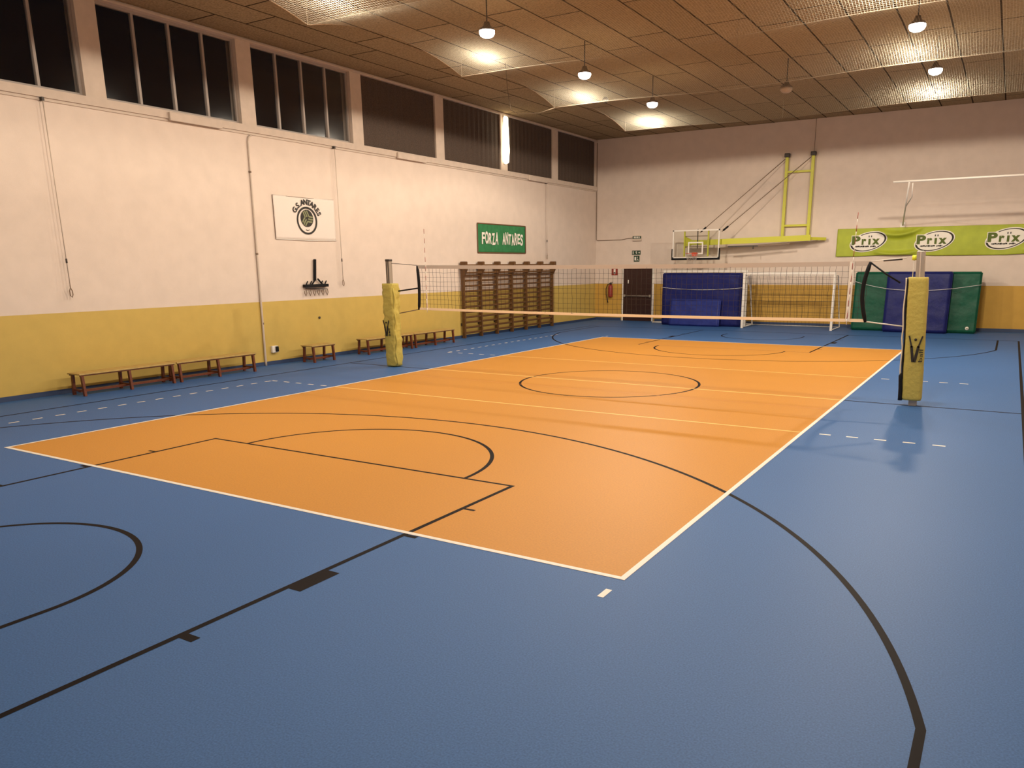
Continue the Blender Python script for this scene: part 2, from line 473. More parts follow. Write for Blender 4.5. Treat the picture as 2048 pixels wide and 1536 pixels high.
# ============================================================ WALLS, CEILING, WINDOWS
def two_tone(b, a, c, m_low):
    b.box((a[0], a[1], a[2]), (c[0], c[1], YEL), m_low)
    b.box((a[0], a[1], YEL), (c[0], c[1], c[2]), M['wall_white'])
SILL, WTOP = 5.42, 7.14
pill = [0.72 + 3.5 * k for k in range(-2, 8)]          # pillar starts
b = MB(); two_tone(b, (XL - 0.3, YF - 0.3, 0), (XL, YB + 0.3, SILL - 0.02), M['wall_yellow'])
b.box((XL - 0.3, YF - 0.3, WTOP), (XL, YB + 0.3, ZC), M['pillar'])
openings = []
prev = YF - 0.3
for p in pill:
    p0, p1 = 0.62 + 3.5 * (pill.index(p) - 2), 1.02 + 3.5 * (pill.index(p) - 2)
    if p1 < YF or p0 > YB: continue
    b.box((XL - 0.3, p0, SILL - 0.02), (XL + 0.02, p1, WTOP), M['pillar'])
    openings.append((p1, p0 + 3.5))
b.box((XL - 0.3, YF - 0.3, SILL - 0.02), (XL, 0.62 - 7.0, WTOP), M['pillar'])
tag(b.build('wall_left'), 'left hall wall, white above a mustard dado', kind='structure')
b = MB(); two_tone(b, (XL - 0.3, YB, 0), (XR + 0.3, YB + 0.3, ZC + 0.1), M['wall_ochre'])
tag(b.build('wall_back'), 'white back wall over an ochre dado', kind='structure')
b = MB(); two_tone(b, (XR, YF - 0.3, 0), (XR + 0.3, YB + 0.3, ZC + 0.1), M['wall_yellow'])
tag(b.build('wall_right'), kind='structure')
b = MB(); two_tone(b, (XL - 0.3, YF - 0.3, 0), (XR + 0.3, YF, ZC + 0.1), M['wall_yellow'])
tag(b.build('wall_front'), kind='structure')
b = MB(); b.box((XL - 0.3, YF - 0.3, ZC), (XR + 0.3, YB + 0.3, ZC + 0.15), M['ceiling'])
tag(b.build('ceiling'), 'brown board ceiling with dark joints', kind='structure')
b = MB(); b.box((XL, YF, 0), (XL + 0.02, YB, 0.09), M['skirting']); tag(b.build('baseboard_left'), kind='structure')
b = MB(); b.box((XL + 0.02, YB - 0.02, 0), (-2.72, YB, 0.11), M['skirting']); b.box((-1.2, YB - 0.02, 0), (XR, YB, 0.11), M['skirting'])
tag(b.build('baseboard_back'), kind='structure')
# sill ledge
b = MB(); b.box((XL, YF, 5.25), (XL + 0.07, YB, 5.40), M['pillar']); b.box((XL, YF, 5.20), (XL + 0.03, YB, 5.25), M['conduit'])
tag(b.build('trim_1'), 'plaster ledge under the high windows', kind='structure')
t2 = MB()
for y0 in (5.75, 12.75, 19.8):
    t2.bbox((XL + 0.07, y0, 5.21), (XL + 0.13, y0 + 1.25, 5.37), M['pillar'], 0.01)
tag(t2.build('trim_2'), kind='structure')
t3 = MB(); t3.box((XL + 0.0, YF, WTOP), (XL + 0.05, YB, WTOP + 0.04), M['pillar'])
tag(t3.build('trim_3'), kind='structure')

def window(n, y0, y1, screened):
    root = empty('window_%d' % n, (XL - 0.12, y0, SILL), kind='structure')
    w_ = y1 - y0; h = WTOP - SILL
    b = MB(); fr = M['frame']
    b.box((-0.03, 0, -0.02), (0.04, w_, 0.04), fr); b.box((-0.03, 0, h - 0.05), (0.04, w_, h), fr)
    b.box((-0.03, 0, 0.04), (0.04, 0.05, h - 0.05), fr); b.box((-0.03, w_ - 0.05, 0.04), (0.04, w_, h - 0.05), fr)
    b.build('window_frame', root)
    for k in (1, 2, 3):
        b = MB(); yy = w_ * k / 4
        b.box((-0.03, yy - 0.025, 0.04), (0.05, yy + 0.025, h - 0.05), fr); b.build('mullion', root)
    b = MB(); b.box((-0.004, 0.05, 0.04), (0.004, w_ - 0.05, h - 0.05), M['glass']); b.build('pane', root)
    if screened:
        b = MB()
        n_ = 40; vs = []; fs = []
        for i in range(n_ + 1):
            yy = 0.01 + (w_ - 0.02) * i / n_; xx = 0.085 + 0.008 * math.sin(i * 1.9)
            vs += [(xx, yy, -0.01), (xx, yy, h - 0.01), (xx - 0.006, yy, h - 0.01), (xx - 0.006, yy, -0.01)]
        for i in range(n_):
            k = i * 4
            fs += [(k, k + 4, k + 5, k + 1), (k + 1, k + 5, k + 6, k + 2), (k + 2, k + 6, k + 7, k + 3), (k + 3, k + 7, k + 4, k)]
        b.add(vs, fs, M['blind']); b.build('woven_screen', root)
for i, (a, c) in enumerate(openings):
    if a > YB - 0.5: continue
    window(i + 1, a, min(c, YB - 0.0), a > 11)

# ============================================================ CEILING NET
SEAMS = [-3.35, 0.65, 4.65, 8.70, 12.45, 16.50]
def net_z(x, y):
    # seam ropes hang low between their ties; the panels rise between the seams
    fx = (x - 2.3) / 6.9
    sx = math.sin(PI * fx) ** 2 if 0 < fx < 1 else 0.4 * min(1, abs(fx if fx < 0 else fx - 1))
    d = min(abs(y - q) for q in SEAMS)
    return 5.95 - 0.07 * sx + 0.36 * (1 - math.exp(-d / 1.1)) * (1 - 0.25 * sx)
cn = empty('ceiling_net', (0, 0, 0), 'fine safety net hanging below the ceiling under the lamps', 'net')
nx0, nx1, ny0, ny1 = 1.37, 12.9, -7.1, 16.50
b = MB(); vs = []; fs = []
NX, NY = 70, 236
for j in range(NY + 1):
    for i in range(NX + 1):
        x = nx0 + (nx1 - nx0) * i / NX; y = ny0 + (ny1 - ny0) * j / NY
        vs.append((x, y, net_z(x, y)))
for j in range(NY):
    for i in range(NX):
        k = j * (NX + 1) + i; fs.append((k, k + 1, k + NX + 2, k + NX + 1))
b.add(vs, fs, M['netting'], True); b.build('netting', cn)
for yy in SEAMS:
    b = MB(); b.tube([(nx0 + (nx1 - nx0) * i / 80, yy, net_z(nx0 + (nx1 - nx0) * i / 80, yy)) for i in range(81)], 0.005 if yy == 12.45 else 0.0015, M['rope_brown'], 6)
    b.build('seam_rope', cn)
b = MB(); b.tube([(1.37, 12.45, net_z(1.37, 12.45)), (0.85, 12.6, 5.90), (0.2, 12.7, 5.96), (-0.1, 12.8, 6.1), (-0.25, 12.9, 6.6), (-0.3, 12.9, ZC)], 0.008, M['rope_brown'], 6); b.build('tie_rope', cn)
for xb in (nx0, nx1):
    b = MB(); b.tube([(xb, ny0 + (ny1 - ny0) * i / 200, net_z(xb, ny0 + (ny1 - ny0) * i / 200)) for i in range(201)], 0.0015, M['border'], 6); b.build('border_rope', cn)
for yy in SEAMS:
    for xx in (1.37, 5.75, 12.9):
        b = MB(); b.tube([(xx, yy, net_z(xx, yy)), (xx, yy, ZC)], 0.002, M['rope_brown'], 5); b.build('hanging_cord', cn)
# a small ball caught in it
x, y = 1.98, 13.95
b = MB(); rr = 0.075
b.lathe([(rr * math.sin(PI * i / 12), -rr * math.cos(PI * i / 12)) for i in range(1, 12)], M['dark_metal'], 16, (x, y, net_z(x, y) + rr + 0.004))
tag(b.build('ball'), 'small dark ball caught in the net under the ceiling', 'ball')

# ============================================================ VOLLEYBALL NET
NL, NR, ZT, ZB = -0.22, 9.23, 2.31, 1.34
def sag(x): return -0.025 * math.sin(PI * (x - NL) / (NR - NL))
vn = empty('volleyball_net', (4.5, 9, 0), 'volleyball net stretched across the orange court with white tapes and antennas', 'net')
O = Vector((-4.5, -9, 0))
def P(x, y, z): return (x - 4.5, y - 9, z)
def wob(i, j): return 0.006 * noise.noise(Vector((i * 0.35, j * 0.6, 3.1)))
b = MB(); n1 = 94; n2 = 9
def gp(i, j):
    x = NL + 0.03 + (NR - NL - 0.06) * i / n1; z = ZB + 0.03 + (ZT - ZB - 0.09) * j / n2
    return P(x + 2.5 * wob(i * 1.7, j), 9 + 2 * wob(j + 9, i), z + sag(x) + 2.0 * wob(i, j + 20))
for i in range(n1 + 1): b.tube([gp(i, j) for j in range(n2 + 1)], 0.0028, M['net_cord'], 4, cap=False)
for j in range(n2 + 1): b.tube([gp(i, j) for i in range(n1 + 1)], 0.0028, M['net_cord'], 4, cap=False)
b.build('net_mesh', vn)
def tape(zc, h, m, name, dx=0.0):
    b = MB(); vs = []; fs = []; n = 60
    for i in range(n + 1):
        x = NL + (NR - NL) * i / n; z = zc + sag(x)
        q = 0.004 * math.sin(i * 1.3)
        for (yy, zz) in ((-0.008, -h / 2), (-0.010, h / 2), (0.010, h / 2), (0.008, -h / 2)):
            vs.append(P(x, 9 + yy + q, z + zz))
    for i in range(n):
        for k in range(4): fs.append((i * 4 + k, i * 4 + (k + 1) % 4, i * 4 + 4 + (k + 1) % 4, i * 4 + 4 + k))
    fs += [(0, 1, 2, 3), (n * 4 + 3, n * 4 + 2, n * 4 + 1, n * 4)]
    b.add(vs, fs, m); o = b.build(name, vn); fix_normals(o)
tape(ZT - 0.035, 0.075, M['net_tape'], 'top_tape'); tape(ZB + 0.015, 0.05, M['net_tape_y'], 'bottom_tape')
for xs, bw in ((0.03, 0.012), (8.95, 0.035)):
    b = MB(); b.box(P(xs - bw, 8.975, ZB + sag(xs)), P(xs + bw, 9.0 - 0.012, ZT + sag(xs)), M['white_metal']); b.build('side_band', vn)
for xs, lean in ((0.04, 0.0), (8.96, 0.02)):
    an = MB()
    for k in range(18):
        z0 = 1.28 + k * 0.1
        an.tube([P(xs + lean * (z0 - 2.2), 8.965, z0), P(xs + lean * (z0 - 2.1), 8.965, z0 + 0.1)], 0.0055, M['red'] if k % 2 else M['white_metal'], 8)
    tag(an.build('antenna', vn), 'red and white striped antenna')
for xs, bend in ((NL, 0.03), (NR, -0.085)):
    b = MB()
    b.tube([P(xs + bend * math.sin(PI * t / 10) - (0.0 if xs > 0 else 0.0), 9, ZB - 0.01 + (ZT - ZB) * t / 10) for t in range(11)],
           [0.022 if t in (0, 10) else 0.034 for t in range(11)], M['black'], 8)
    tag(b.build('end_strap', vn), 'black strap down the net end')
for pts, r, m_ in ((((-0.97, 9, 2.36), (NL, 9, ZT)), 0.006, 'dark_metal'), (((-0.80, 9, 1.74), (NL, 9, 1.81)), 0.016, 'black'),
                   (((-0.80, 9, 1.24), (NL, 9, ZB)), 0.010, 'rope_brown'), (((NR, 9, ZT), (9.76, 9, 2.36)), 0.007, 'white_metal'),
                   (((NR, 9, ZT - 0.02), (9.49, 9, 2.10), (9.70, 9, 1.97)), 0.014, 'black'), (((NR, 9, ZB), (9.80, 9, 1.28)), 0.010, 'white_metal')):
    b = MB(); b.tube([P(*p) for p in pts], r, M[m_], 6); b.build('tension_cord', vn)
b = MB(); b.tube([P(9.42, 9, 2.318), P(9.70, 9, 2.34)], 0.014, M['dark_metal'], 6); b.build('turnbuckle', vn)

# ============================================================ POSTS
def padding(root, x0, x1, y0, y1, z0, z1, seed, wr):
    b = MB(); n = 40; nz = 60; vs = []; fs = []
    cx_, cy_ = (x0 + x1) / 2, (y0 + y1) / 2; hx, hy = (x1 - x0) / 2, (y1 - y0) / 2
    for j in range(nz + 1):
        z = z0 + (z1 - z0) * j / nz
        for i in range(n):
            a = 2 * PI * i / n; c, s = math.cos(a), math.sin(a)
            e = 0.45
            px = math.copysign(abs(c) ** e, c) * hx; py = math.copysign(abs(s) ** e, s) * hy
            q = 1 + wr * noise.noise(Vector((px * 9 + seed, py * 9, z * 7))) + wr * 0.6 * noise.noise(Vector((px * 22 + seed, py * 22, z * 16)))
            if j in (0, nz): q *= 0.94
            vs.append((cx_ + px * q, cy_ + py * q, z))
    for j in range(nz):
        for i in range(n): fs.append((j * n + i, j * n + (i + 1) % n, (j + 1) * n + (i + 1) % n, (j + 1) * n + i))
    fs += [tuple(reversed(range(n))), tuple(nz * n + i for i in range(n))]
    b.add(vs, fs, M['pad'], True)
    return b.build('padding', root)
def pad_logo(pad, xc, yf, z0, s, shear_x=0.0):
    b = MB(); K = M['print_black']
    for sg in (-1, 1):     # the two raised arms running into one stem
        b.bar((xc + sg * 0.085 * s, yf, z0 + 0.36 * s), (xc + sg * 0.040 * s, yf, z0 + 0.20 * s), 0.020 * s, 0.012, K)
        b.bar((xc + sg * 0.045 * s, yf, z0 + 0.22 * s), (xc + sg * 0.010 * s, yf, z0), 0.034 * s, 0.012, K)
    b.lathe([(0.018 * s, -0.006), (0.018 * s, 0.006)], K, 12, (xc, yf, z0 + 0.31 * s), axis='Y')
    vs, fs = text_geo('ball', 0.1, 0, 0.004); fit_text(vs, 0.17 * s, 0.05 * s)
    b.add(vs, fs, K, xf=Matrix.Translation((xc + 0.085 * s, yf, z0 + 0.09 * s)) @ BACKWALL @ Matrix.Rotation(PI / 2, 4, 'Z'))
    b.build('printed_logo', pad)
# left post
pl = empty('net_post', (-1.05, 9.0, 0), 'net post in wrinkled yellow padding beside the benches by the left wall', 'post')
b = MB(); b.bbox((-0.055, -0.055, 0), (0.055, 0.055, 2.43), M['steel'], 0.008)
for q in (-0.025, 0.025): b.box((q - 0.006, -0.062, 1.9), (q + 0.006, -0.054, 2.42), M['dark_metal'])
b.build('pole', pl)
b = MB(); b.bbox((-0.06, -0.06, 2.40), (0.06, 0.06, 2.45), M['dark_metal'], 0.01); b.build('pole_cap', pl)
pd = padding(pl, -0.15, 0.19, -0.14, 0.14, 0.02, 1.91, 3.0, 0.16)
pad_logo(pd, -0.04, -0.155, 0.72, 1.0)
b = MB(); b.tube([(0.19 + 0.02 * math.sin(z * 13), -0.10, z) for z in [0.06 + 0.05 * k for k in range(36)]], 0.018, M['pad'], 6); b.build('closing_flap', pd)
# right post
prr = empty('net_post', (10.07, 9.0, 0), 'nearer net post in smooth yellow padding right of the court', 'post')
lean = Matrix.Identity(4); lean[0][2] = -0.045
b = MB(); b.bbox((-0.06, -0.06, 0), (0.06, 0.06, 2.46), M['steel'], 0.008, xf=lean)
b.box((-0.008, -0.066, 2.0), (0.008, -0.059, 2.45), M['conduit'], xf=lean); b.build('pole', prr)
b = MB(); b.tube([(-0.16, 0, 2.36), (-0.23, 0, 2.36)], 0.04, M['knob'], 10); b.tube([(-0.20, 0, 2.32), (-0.20, 0, 2.02)], 0.006, M['white_metal'], 6)
tag(b.build('tension_knob', prr), 'fluorescent yellow tension knob')
pd = padding(prr, -0.17, 0.13, -0.13, 0.13, 0.10, 2.06, 8.0, 0.035)
for v in pd.data.vertices: v.co.x += -0.045 * v.co.z
pad_logo(pd, -0.045, -0.142, 0.73, 1.15)
b = MB()
b.tube([(-0.165 - 0.045 * z + (0.006 * math.sin(z * 7)) - 0.022 * (1.0 if z < 0.5 else 0), -0.10, z) for z in [0.09 + 0.05 * k for k in range(40)]],
       [0.034 if k < 9 else 0.016 for k in range(40)], M['black'], 6); b.build('closing_strip', pd)
b = MB()
b.tube([(-0.192 - 0.045 * z + 0.010 * math.sin(z * 7 + 0.4) - 0.02 * math.exp(-((z - 1.1) / 0.12) ** 2), -0.09, z) for z in [0.5 + 0.05 * k for k in range(32)]], 0.012, M['cream'], 6); b.build('piping', pd)

# ============================================================ BENCHES
def bench(y0, y1, label, posts, h=0.42, x0=XL + 0.28, x1=XL + 0.68, group='low red-brown benches along the left wall', name='bench'):
    root = empty(name, ((x0 + x1) / 2, (y0 + y1) / 2, 0), label, 'bench' if name == 'bench' else 'stool', group)
    L = y1 - y0; hw = (x1 - x0) / 2
    b = MB(); b.bbox((-hw, -L / 2, h - 0.028), (hw, L / 2, h), M['wood_top'], 0.006); b.build('seat', root)
    b = MB()
    b.box((-hw + 0.02, -L / 2 + 0.02, h - 0.05), (-hw + 0.045, L / 2 - 0.02, h - 0.028), M['wood_red'])
    b.box((hw - 0.045, -L / 2 + 0.02, h - 0.05), (hw - 0.02, L / 2 - 0.02, h - 0.028), M['wood_red'])
    b.build('apron', root)
    for t in posts:
        yy = -L / 2 + 0.07 + (L - 0.14) * t
        for sx in (-1, 1):
            b = MB(); b.bar((sx * (hw - 0.05), yy, h - 0.03), (sx * (hw - 0.02), yy, 0), 0.055, 0.045, M['wood_red']); b.build('leg', root)
        b = MB(); b.bar((-hw, yy, 0.10), (hw, yy, 0.10), 0.03, 0.035, M['wood_red']); b.build('crosspiece', root)
    b = MB(); b.box((-0.04, -L / 2 + 0.07, 0.06), (0.04, L / 2 - 0.07, 0.10), M['wood_red']); b.build('stretcher', root)
    return root
bench(2.88, 4.85, 'red-brown bench nearest the camera, its light seat near the photo\'s left edge', (0, 0.5, 1))
bench(4.88, 6.88, 'red-brown bench end to end with the nearest one, just left of the white conduit', (0, 0.5, 1))
bench(10.48, 12.40, 'red-brown bench behind the padded left net post', (0, 0.5, 1))
bench(12.44, 14.38, 'red-brown bench reaching the near end of the wall bars', (0, 0.5, 1))
bench(8.55, 9.35, 'short red-brown stool alone between the conduit and the left net post', (0, 1), group=None, name='stool')

# ============================================================ WALL BARS
wb = empty('wall_bars', (XL, 18.4, 0), 'brown wooden wall bars against the left wall under the green banner', 'wall bars')
NU = 7; Y0, Y1 = 15.62, 21.35; XO = 0.12
for k in range(NU):
    yy = Y0 + (Y1 - Y0) * k / (NU - 1) - 18.4
    b = MB(); m_ = M['wood_bar']
    b.bbox((0.06, yy - 0.03, 0.0), (XO + 0.06, yy + 0.03, 2.12), m_, 0.006)
    b.bbox((0.06, yy - 0.055, 2.14), (XO + 0.17, yy + 0.055, 2.42), m_, 0.02)
    b.add([(0.06, yy - 0.035, 1.95), (XO + 0.06, yy - 0.035, 1.95), (XO + 0.16, yy - 0.035, 2.14), (0.06, yy - 0.035, 2.14),
           (0.06, yy + 0.035, 1.95), (XO + 0.06, yy + 0.035, 1.95), (XO + 0.16, yy + 0.035, 2.14), (0.06, yy + 0.035, 2.14)],
          [(0, 1, 2, 3), (7, 6, 5, 4), (1, 5, 6, 2), (0, 4, 5, 1)], m_)
    b.build('upright', wb)
    for zb in (0.4, 2.2):
        b = MB(); b.box((0, yy - 0.03, zb), (0.06, yy + 0.03, zb + 0.08), M['dark_metal']); b.build('wall_bracket', wb)
zr = [0.17 + 0.165 * k for k in range(12)] + [2.07, 2.30]
rung0 = None
for k in range(NU - 1):
    ya = Y0 + (Y1 - Y0) * k / (NU - 1) - 18.4 + 0.03; yb_ = Y0 + (Y1 - Y0) * (k + 1) / (NU - 1) - 18.4 - 0.03
    for z in zr:
        if rung0 is None:
            b = MB(); b.bbox((-0.02, -(yb_ - ya) / 2, -0.033), (0.02, (yb_ - ya) / 2, 0.033), M['wood_bar'], 0.018, 3); rung0 = b.build('rung', wb); o = rung0
        else:
            o = rung0.copy(); col.objects.link(o); o.parent = wb
        o.location = (XO + (0.10 if z > 2.05 else 0.02), (ya + yb_) / 2, z)

# ============================================================ LEFT WALL FITTINGS
def crank(y, ztop, zbot, label):
    root = empty('window_crank_rod', (XL + 0.09, y, zbot), label, 'rod', 'hanging crank rods under the high windows')
    b = MB(); b.tube([(0, 0, 0.22), (0, 0, ztop - zbot)], 0.009, M['conduit'], 6)
    b.build('rod', root)
    b = MB(); b.box((-0.10, -0.02, ztop - zbot - 0.03), (0.02, 0.02, ztop - zbot + 0.03), M['dark_metal'])
    b.tube([(0, 0, 0.62), (0, 0, 0.70)], 0.016, M['dark_metal'], 8); b.build('joint', root)
    b = MB(); b.tube([(0, 0, 0.24), (0, 0, 0.17), (0, 0.025, 0.12), (0, 0.03, 0.05), (0, 0.01, 0.0), (0, -0.02, 0.03), (0, -0.025, 0.12), (0, 0, 0.17)], 0.009, M['conduit_d'], 6)
    b.build('crank_hook', root)
crank(3.28, 5.22, 1.78, 'thin crank rod hanging on the wall above the nearest bench')
crank(10.35, 5.22, 1.80, 'thin crank rod hanging just right of the white emblem banner')
crank(21.05, 5.22, 2.50, 'thin crank rod hanging down to the far end of the wall bars')
cp_ = empty('wall_conduit', (XL, 7.72, 0), 'white conduit running down the left wall from ledge to socket', 'conduit')
b = MB(); b.tube([(0.03, 0.12, 5.2), (0.035, 0.03, 5.15), (0.03, 0.0, 5.05), (0.03, -0.06, 0.1), (0.03, -0.06, 0.0)], [0.018, 0.018, 0.018, 0.028, 0.028], M['conduit'], 8); b.build('pipe', cp_)
for z in (1.0, 2.6, 4.4):
    b = MB(); b.tube([(0.03, -0.05 + 0.008 * z, z - 0.02), (0.03, -0.05 + 0.008 * z, z + 0.02)], 0.03, M['conduit_d'], 8); b.build('clip', cp_)
so = empty('power_socket', (XL, 7.95, 0.36), 'small dark socket box beside the foot of the white conduit', 'socket')
b = MB(); b.bbox((0, -0.09, -0.07), (0.07, 0.09, 0.09), M['white_metal'], 0.01); b.build('socket_box', so)
b = MB(); b.bbox((0.07, 0.0, -0.05), (0.10, 0.085, 0.075), M['black'], 0.01); b.build('socket_cover', so)
b = MB(); b.tube([(0.0, 0, 0), (0.025, 0, 0)], 0.03, M['dark_metal'], 10); wp = b.build('wall_plug'); wp.location = (XL, 9.5, 1.03)
tag(wp, 'small dark plug in the mustard wall above the stool', 'plug')

# black rack with pegs
rk = empty('wall_rack', (XL, 9.42, 1.68), 'small black rack on the left wall, upright arm over a bar of hooks', 'rack')
b = MB(); b.bar((0.05, -0.02, 0.28), (0.05, 0.03, 0.80), 0.05, 0.05, M['black']); b.build('arm', rk)
b = MB(); b.bbox((0.01, -0.40, 0.12), (0.10, 0.40, 0.19), M['black'], 0.01); b.bar((0.07, -0.36, 0.10), (0.07, 0.36, 0.06), 0.03, 0.02, M['black']); b.build('bar', rk)
for yy in (-0.30, -0.17, 0.20, 0.33):
    b = MB(); b.bar((0.06, yy - 0.03, 0.18), (0.06, yy + 0.03, 0.27), 0.02, 0.022, M['black']); b.build('peg', rk)
b = MB(); b.bar((0.06, 0.07, 0.32), (0.06, 0.22, 0.18), 0.03, 0.03, M['black']); b.bar((0.06, -0.02, 0.30), (0.06, -0.14, 0.18), 0.03, 0.025, M['black']); b.build('brace', rk)
for k in range(6):
    yy = -0.36 + 0.144 * k
    b = MB(); b.tube([(0.06, yy - 0.03, 0.04), (0.06, yy - 0.035, -0.02), (0.06, yy + 0.0, -0.09), (0.06, yy + 0.035, -0.02), (0.06, yy + 0.02, 0.05)], 0.011, M['conduit_d'], 6); b.build('hook', rk)

# white emblem banner
def cloth(w_, h_, m_, amp, nx=40, nz=14, t=0.006, border=None, seed=0, fn=None):
    """hanging sheet in wall frame coordinates (x right, y up, z out)"""
    b = MB(); vs = []; fs = []
    fn = fn or (lambda u, v: amp * (noise.noise(Vector((u * 2.2 + seed, v * 1.5, 0.3))) * 0.5 + 0.5))
    for j in range(nz + 1):
        for i in range(nx + 1):
            u = w_ * (i / nx - 0.5); v = h_ * (j / nz - 0.5); d = 0.012 + fn(u, v)
            vs.append((u, v, d)); vs.append((u, v, d - t))
    W2 = (nx + 1) * 2
    for j in range(nz):
        for i in range(nx):
            k = j * W2 + i * 2
            fs.append((k, k + 2, k + W2 + 2, k + W2)); fs.append((k + 1, k + W2 + 1, k + W2 + 3, k + 3))
    for i in range(nx):
        k = i * 2; fs.append((k, k + 1, k + 3, k + 2)); k = nz * W2 + i * 2; fs.append((k, k + 2, k + 3, k + 1))
    for j in range(nz):
        k = j * W2; fs.append((k, k + W2, k + W2 + 1, k + 1)); k = j * W2 + nx * 2; fs.append((k, k + 1, k + W2 + 1, k + W2))
    b.add(vs, fs, m_, True)
    return b, fn
wbn = empty('banner', (XL, 9.28, 3.45), 'white banner with a ball emblem and arched black lettering on the left wall', 'banner')
XF0 = LEFTWALL
b, fn = cloth(1.97, 1.0, M['cloth_white'], 0.02, seed=4)
for v in b.v: v.y += 0.0
b.v = [XF0 @ v for v in b.v]; b.build('cloth', wbn)
b = MB(); b.tube([(0.02, -0.985, -0.50), (0.03, 0, -0.515), (0.02, 0.985, -0.50)], 0.012, M['white_metal'], 6); b.build('bottom_rod', wbn)
b = MB(); b.tube([(0.015, -0.985, 0.50), (0.02, 0, 0.49), (0.015, 0.985, 0.50)], 0.006, M['border'], 6)
b.tube([(0.02, -0.985, 0.50), (0.02, -0.985, -0.50)], 0.006, M['border'], 6); b.build('hem', wbn)
def ring(b, cx_, cy_, r0, r1, z0, z1, m_, n=48):
    vs = []; fs = []
    for i in range(n):
        a = 2 * PI * i / n; c, s = math.cos(a), math.sin(a)
        vs += [(cx_ + r0 * c, cy_ + r0 * s, z0), (cx_ + r1 * c, cy_ + r1 * s, z0), (cx_ + r1 * c, cy_ + r1 * s, z1), (cx_ + r0 * c, cy_ + r0 * s, z1)]
    for i in range(n):
        k = i * 4; q = ((i + 1) % n) * 4
        fs += [(k + 3, k + 2, q + 2, q + 3), (k + 1, q + 1, q + 2, k + 2), (k, k + 3, q + 3, q)]
    b.add(vs, fs, m_, xf=XF0)
ecx, ecy = 0.03, -0.045
b = MB(); ring(b, ecx, ecy, 0.285, 0.33, 0.030, 0.036, M['print_black'])
bcx, bcy, br = ecx, ecy + 0.055, 0.205
vs = [(bcx, bcy, 0.034)] + [(bcx + br * math.cos(2 * PI * i / 40), bcy + br * math.sin(2 * PI * i / 40), 0.034) for i in range(40)]
b.add(vs, [(0, 1 + i, 1 + (i + 1) % 40) for i in range(40)], M['print_black'], xf=XF0)
# three groups of curved panels
for g in range(3):
    a0 = math.radians(100 + 120 * g)
    for k in range(3):
        off = (-0.062 + 0.062 * k)
        pts = []
        for t in range(9):
            s = 0.035 + (math.sqrt(max(0.0, br * br - off * off)) - 0.05) * t / 8
            bend = 0.05 * (s / br) ** 2
            pts.append((s, off + bend))
        ca, sa = math.cos(a0), math.sin(a0)
        W_ = 0.019
        vs = []; 
        for (s, o_) in pts:
            for q in (-W_, W_):
                xx, yy = s, o_ + q
                rr = math.hypot(xx, yy)
                if rr > br - 0.012: xx *= (br - 0.012) / rr; yy *= (br - 0.012) / rr
                vs.append((bcx + xx * ca - yy * sa, bcy + xx * sa + yy * ca, 0.038))
        b.add(vs, [(2 * t, 2 * t + 2, 2 * t + 3, 2 * t + 1) for t in range(8)], M['print_olive'], xf=XF0)
b.bar((0.036, ecx - 0.05, ecy - 0.215), (0.036, ecx, ecy - 0.235), 0.004, 0.014, M['print_black'])
b.bar((0.036, ecx + 0.05, ecy - 0.215), (0.036, ecx, ecy - 0.235), 0.004, 0.014, M['print_black'])
s_ = 'G.S.ANTARES'
angs = [147, 137, 128, 119, 106, 92, 78, 65, 51, 37, 24]
for ch, a in zip(s_, angs):
    vs, fs = text_geo(ch, 0.18, 0, 0.003, 0.004)
    a = math.radians(a); R_ = 0.43
    xf = XF0 @ Matrix.Translation((ecx + R_ * math.cos(a) * 1.02, ecy + R_ * math.sin(a), 0.036)) @ Matrix.Rotation(a - PI / 2, 4, 'Z')
    b.add(vs, fs, M['print_black'], xf=xf)
b.build('printed_emblem', wbn)

# green banner
gb = empty('banner', (XL, 18.12, 3.17), 'small green banner with cream hand-lettered words above the wall bars', 'banner')
b, fn = cloth(2.98, 0.93, M['cloth_green'], 0.02, seed=9)
b.v = [XF0 @ v for v in b.v]; b.build('cloth', gb)
b = MB()
for a_, c_ in (((-1.49, -0.465), (1.49, -0.465)), ((1.49, -0.465), (1.49, 0.465)), ((1.49, 0.465), (-1.49, 0.465)), ((-1.49, 0.465), (-1.49, -0.465))):
    b.bar((0.03, a_[0], a_[1]), (0.03, c_[0], c_[1]), 0.012, 0.035, M['border'])
b.build('hem', gb)
b = MB()
x = -1.29
for wd, wid in (('FORZA', 1.0), ('ANTARES', 1.34)):
    cw = wid / len(wd)
    for i, ch in enumerate(wd):
        vs, fs = text_geo(ch, 0.4, 0.05, 0.003, 0.012); fit_text(vs, cw * 0.92, 0.38 + 0.03 * math.sin(i * 2.1))
        b.add(vs, fs, M['print_white'], xf=XF0 @ Matrix.Translation((x + cw * (i + 0.5), 0.02 * math.sin(i * 1.7), 0.045)) @ Matrix.Rotation(0.05 * math.sin(i * 2.6), 4, 'Z'))
    x += wid + 0.24
b.build('lettering', gb)

# streak of glare on the pillar, added as a glowing upright shape
tl = empty('glare_streak', (XL + 0.02, 18.33, 5.62), 'tall glowing shape standing for glare on a pillar between two screened windows', 'lamp')
b = MB(); b.bbox((0, -0.07, -0.02), (0.04, 0.07, 1.52), M['white_metal'], 0.01); b.build('streak_backing', tl)
b = MB(); b.tube([(0.07, 0, z) for z in (0.0, 0.03, 0.4, 1.0, 1.45, 1.48)], [0.03, 0.09, 0.12, 0.10, 0.08, 0.03], M['tube'], 14); b.build('diffuser', tl)  # the glare itself, modelled as a glowing body

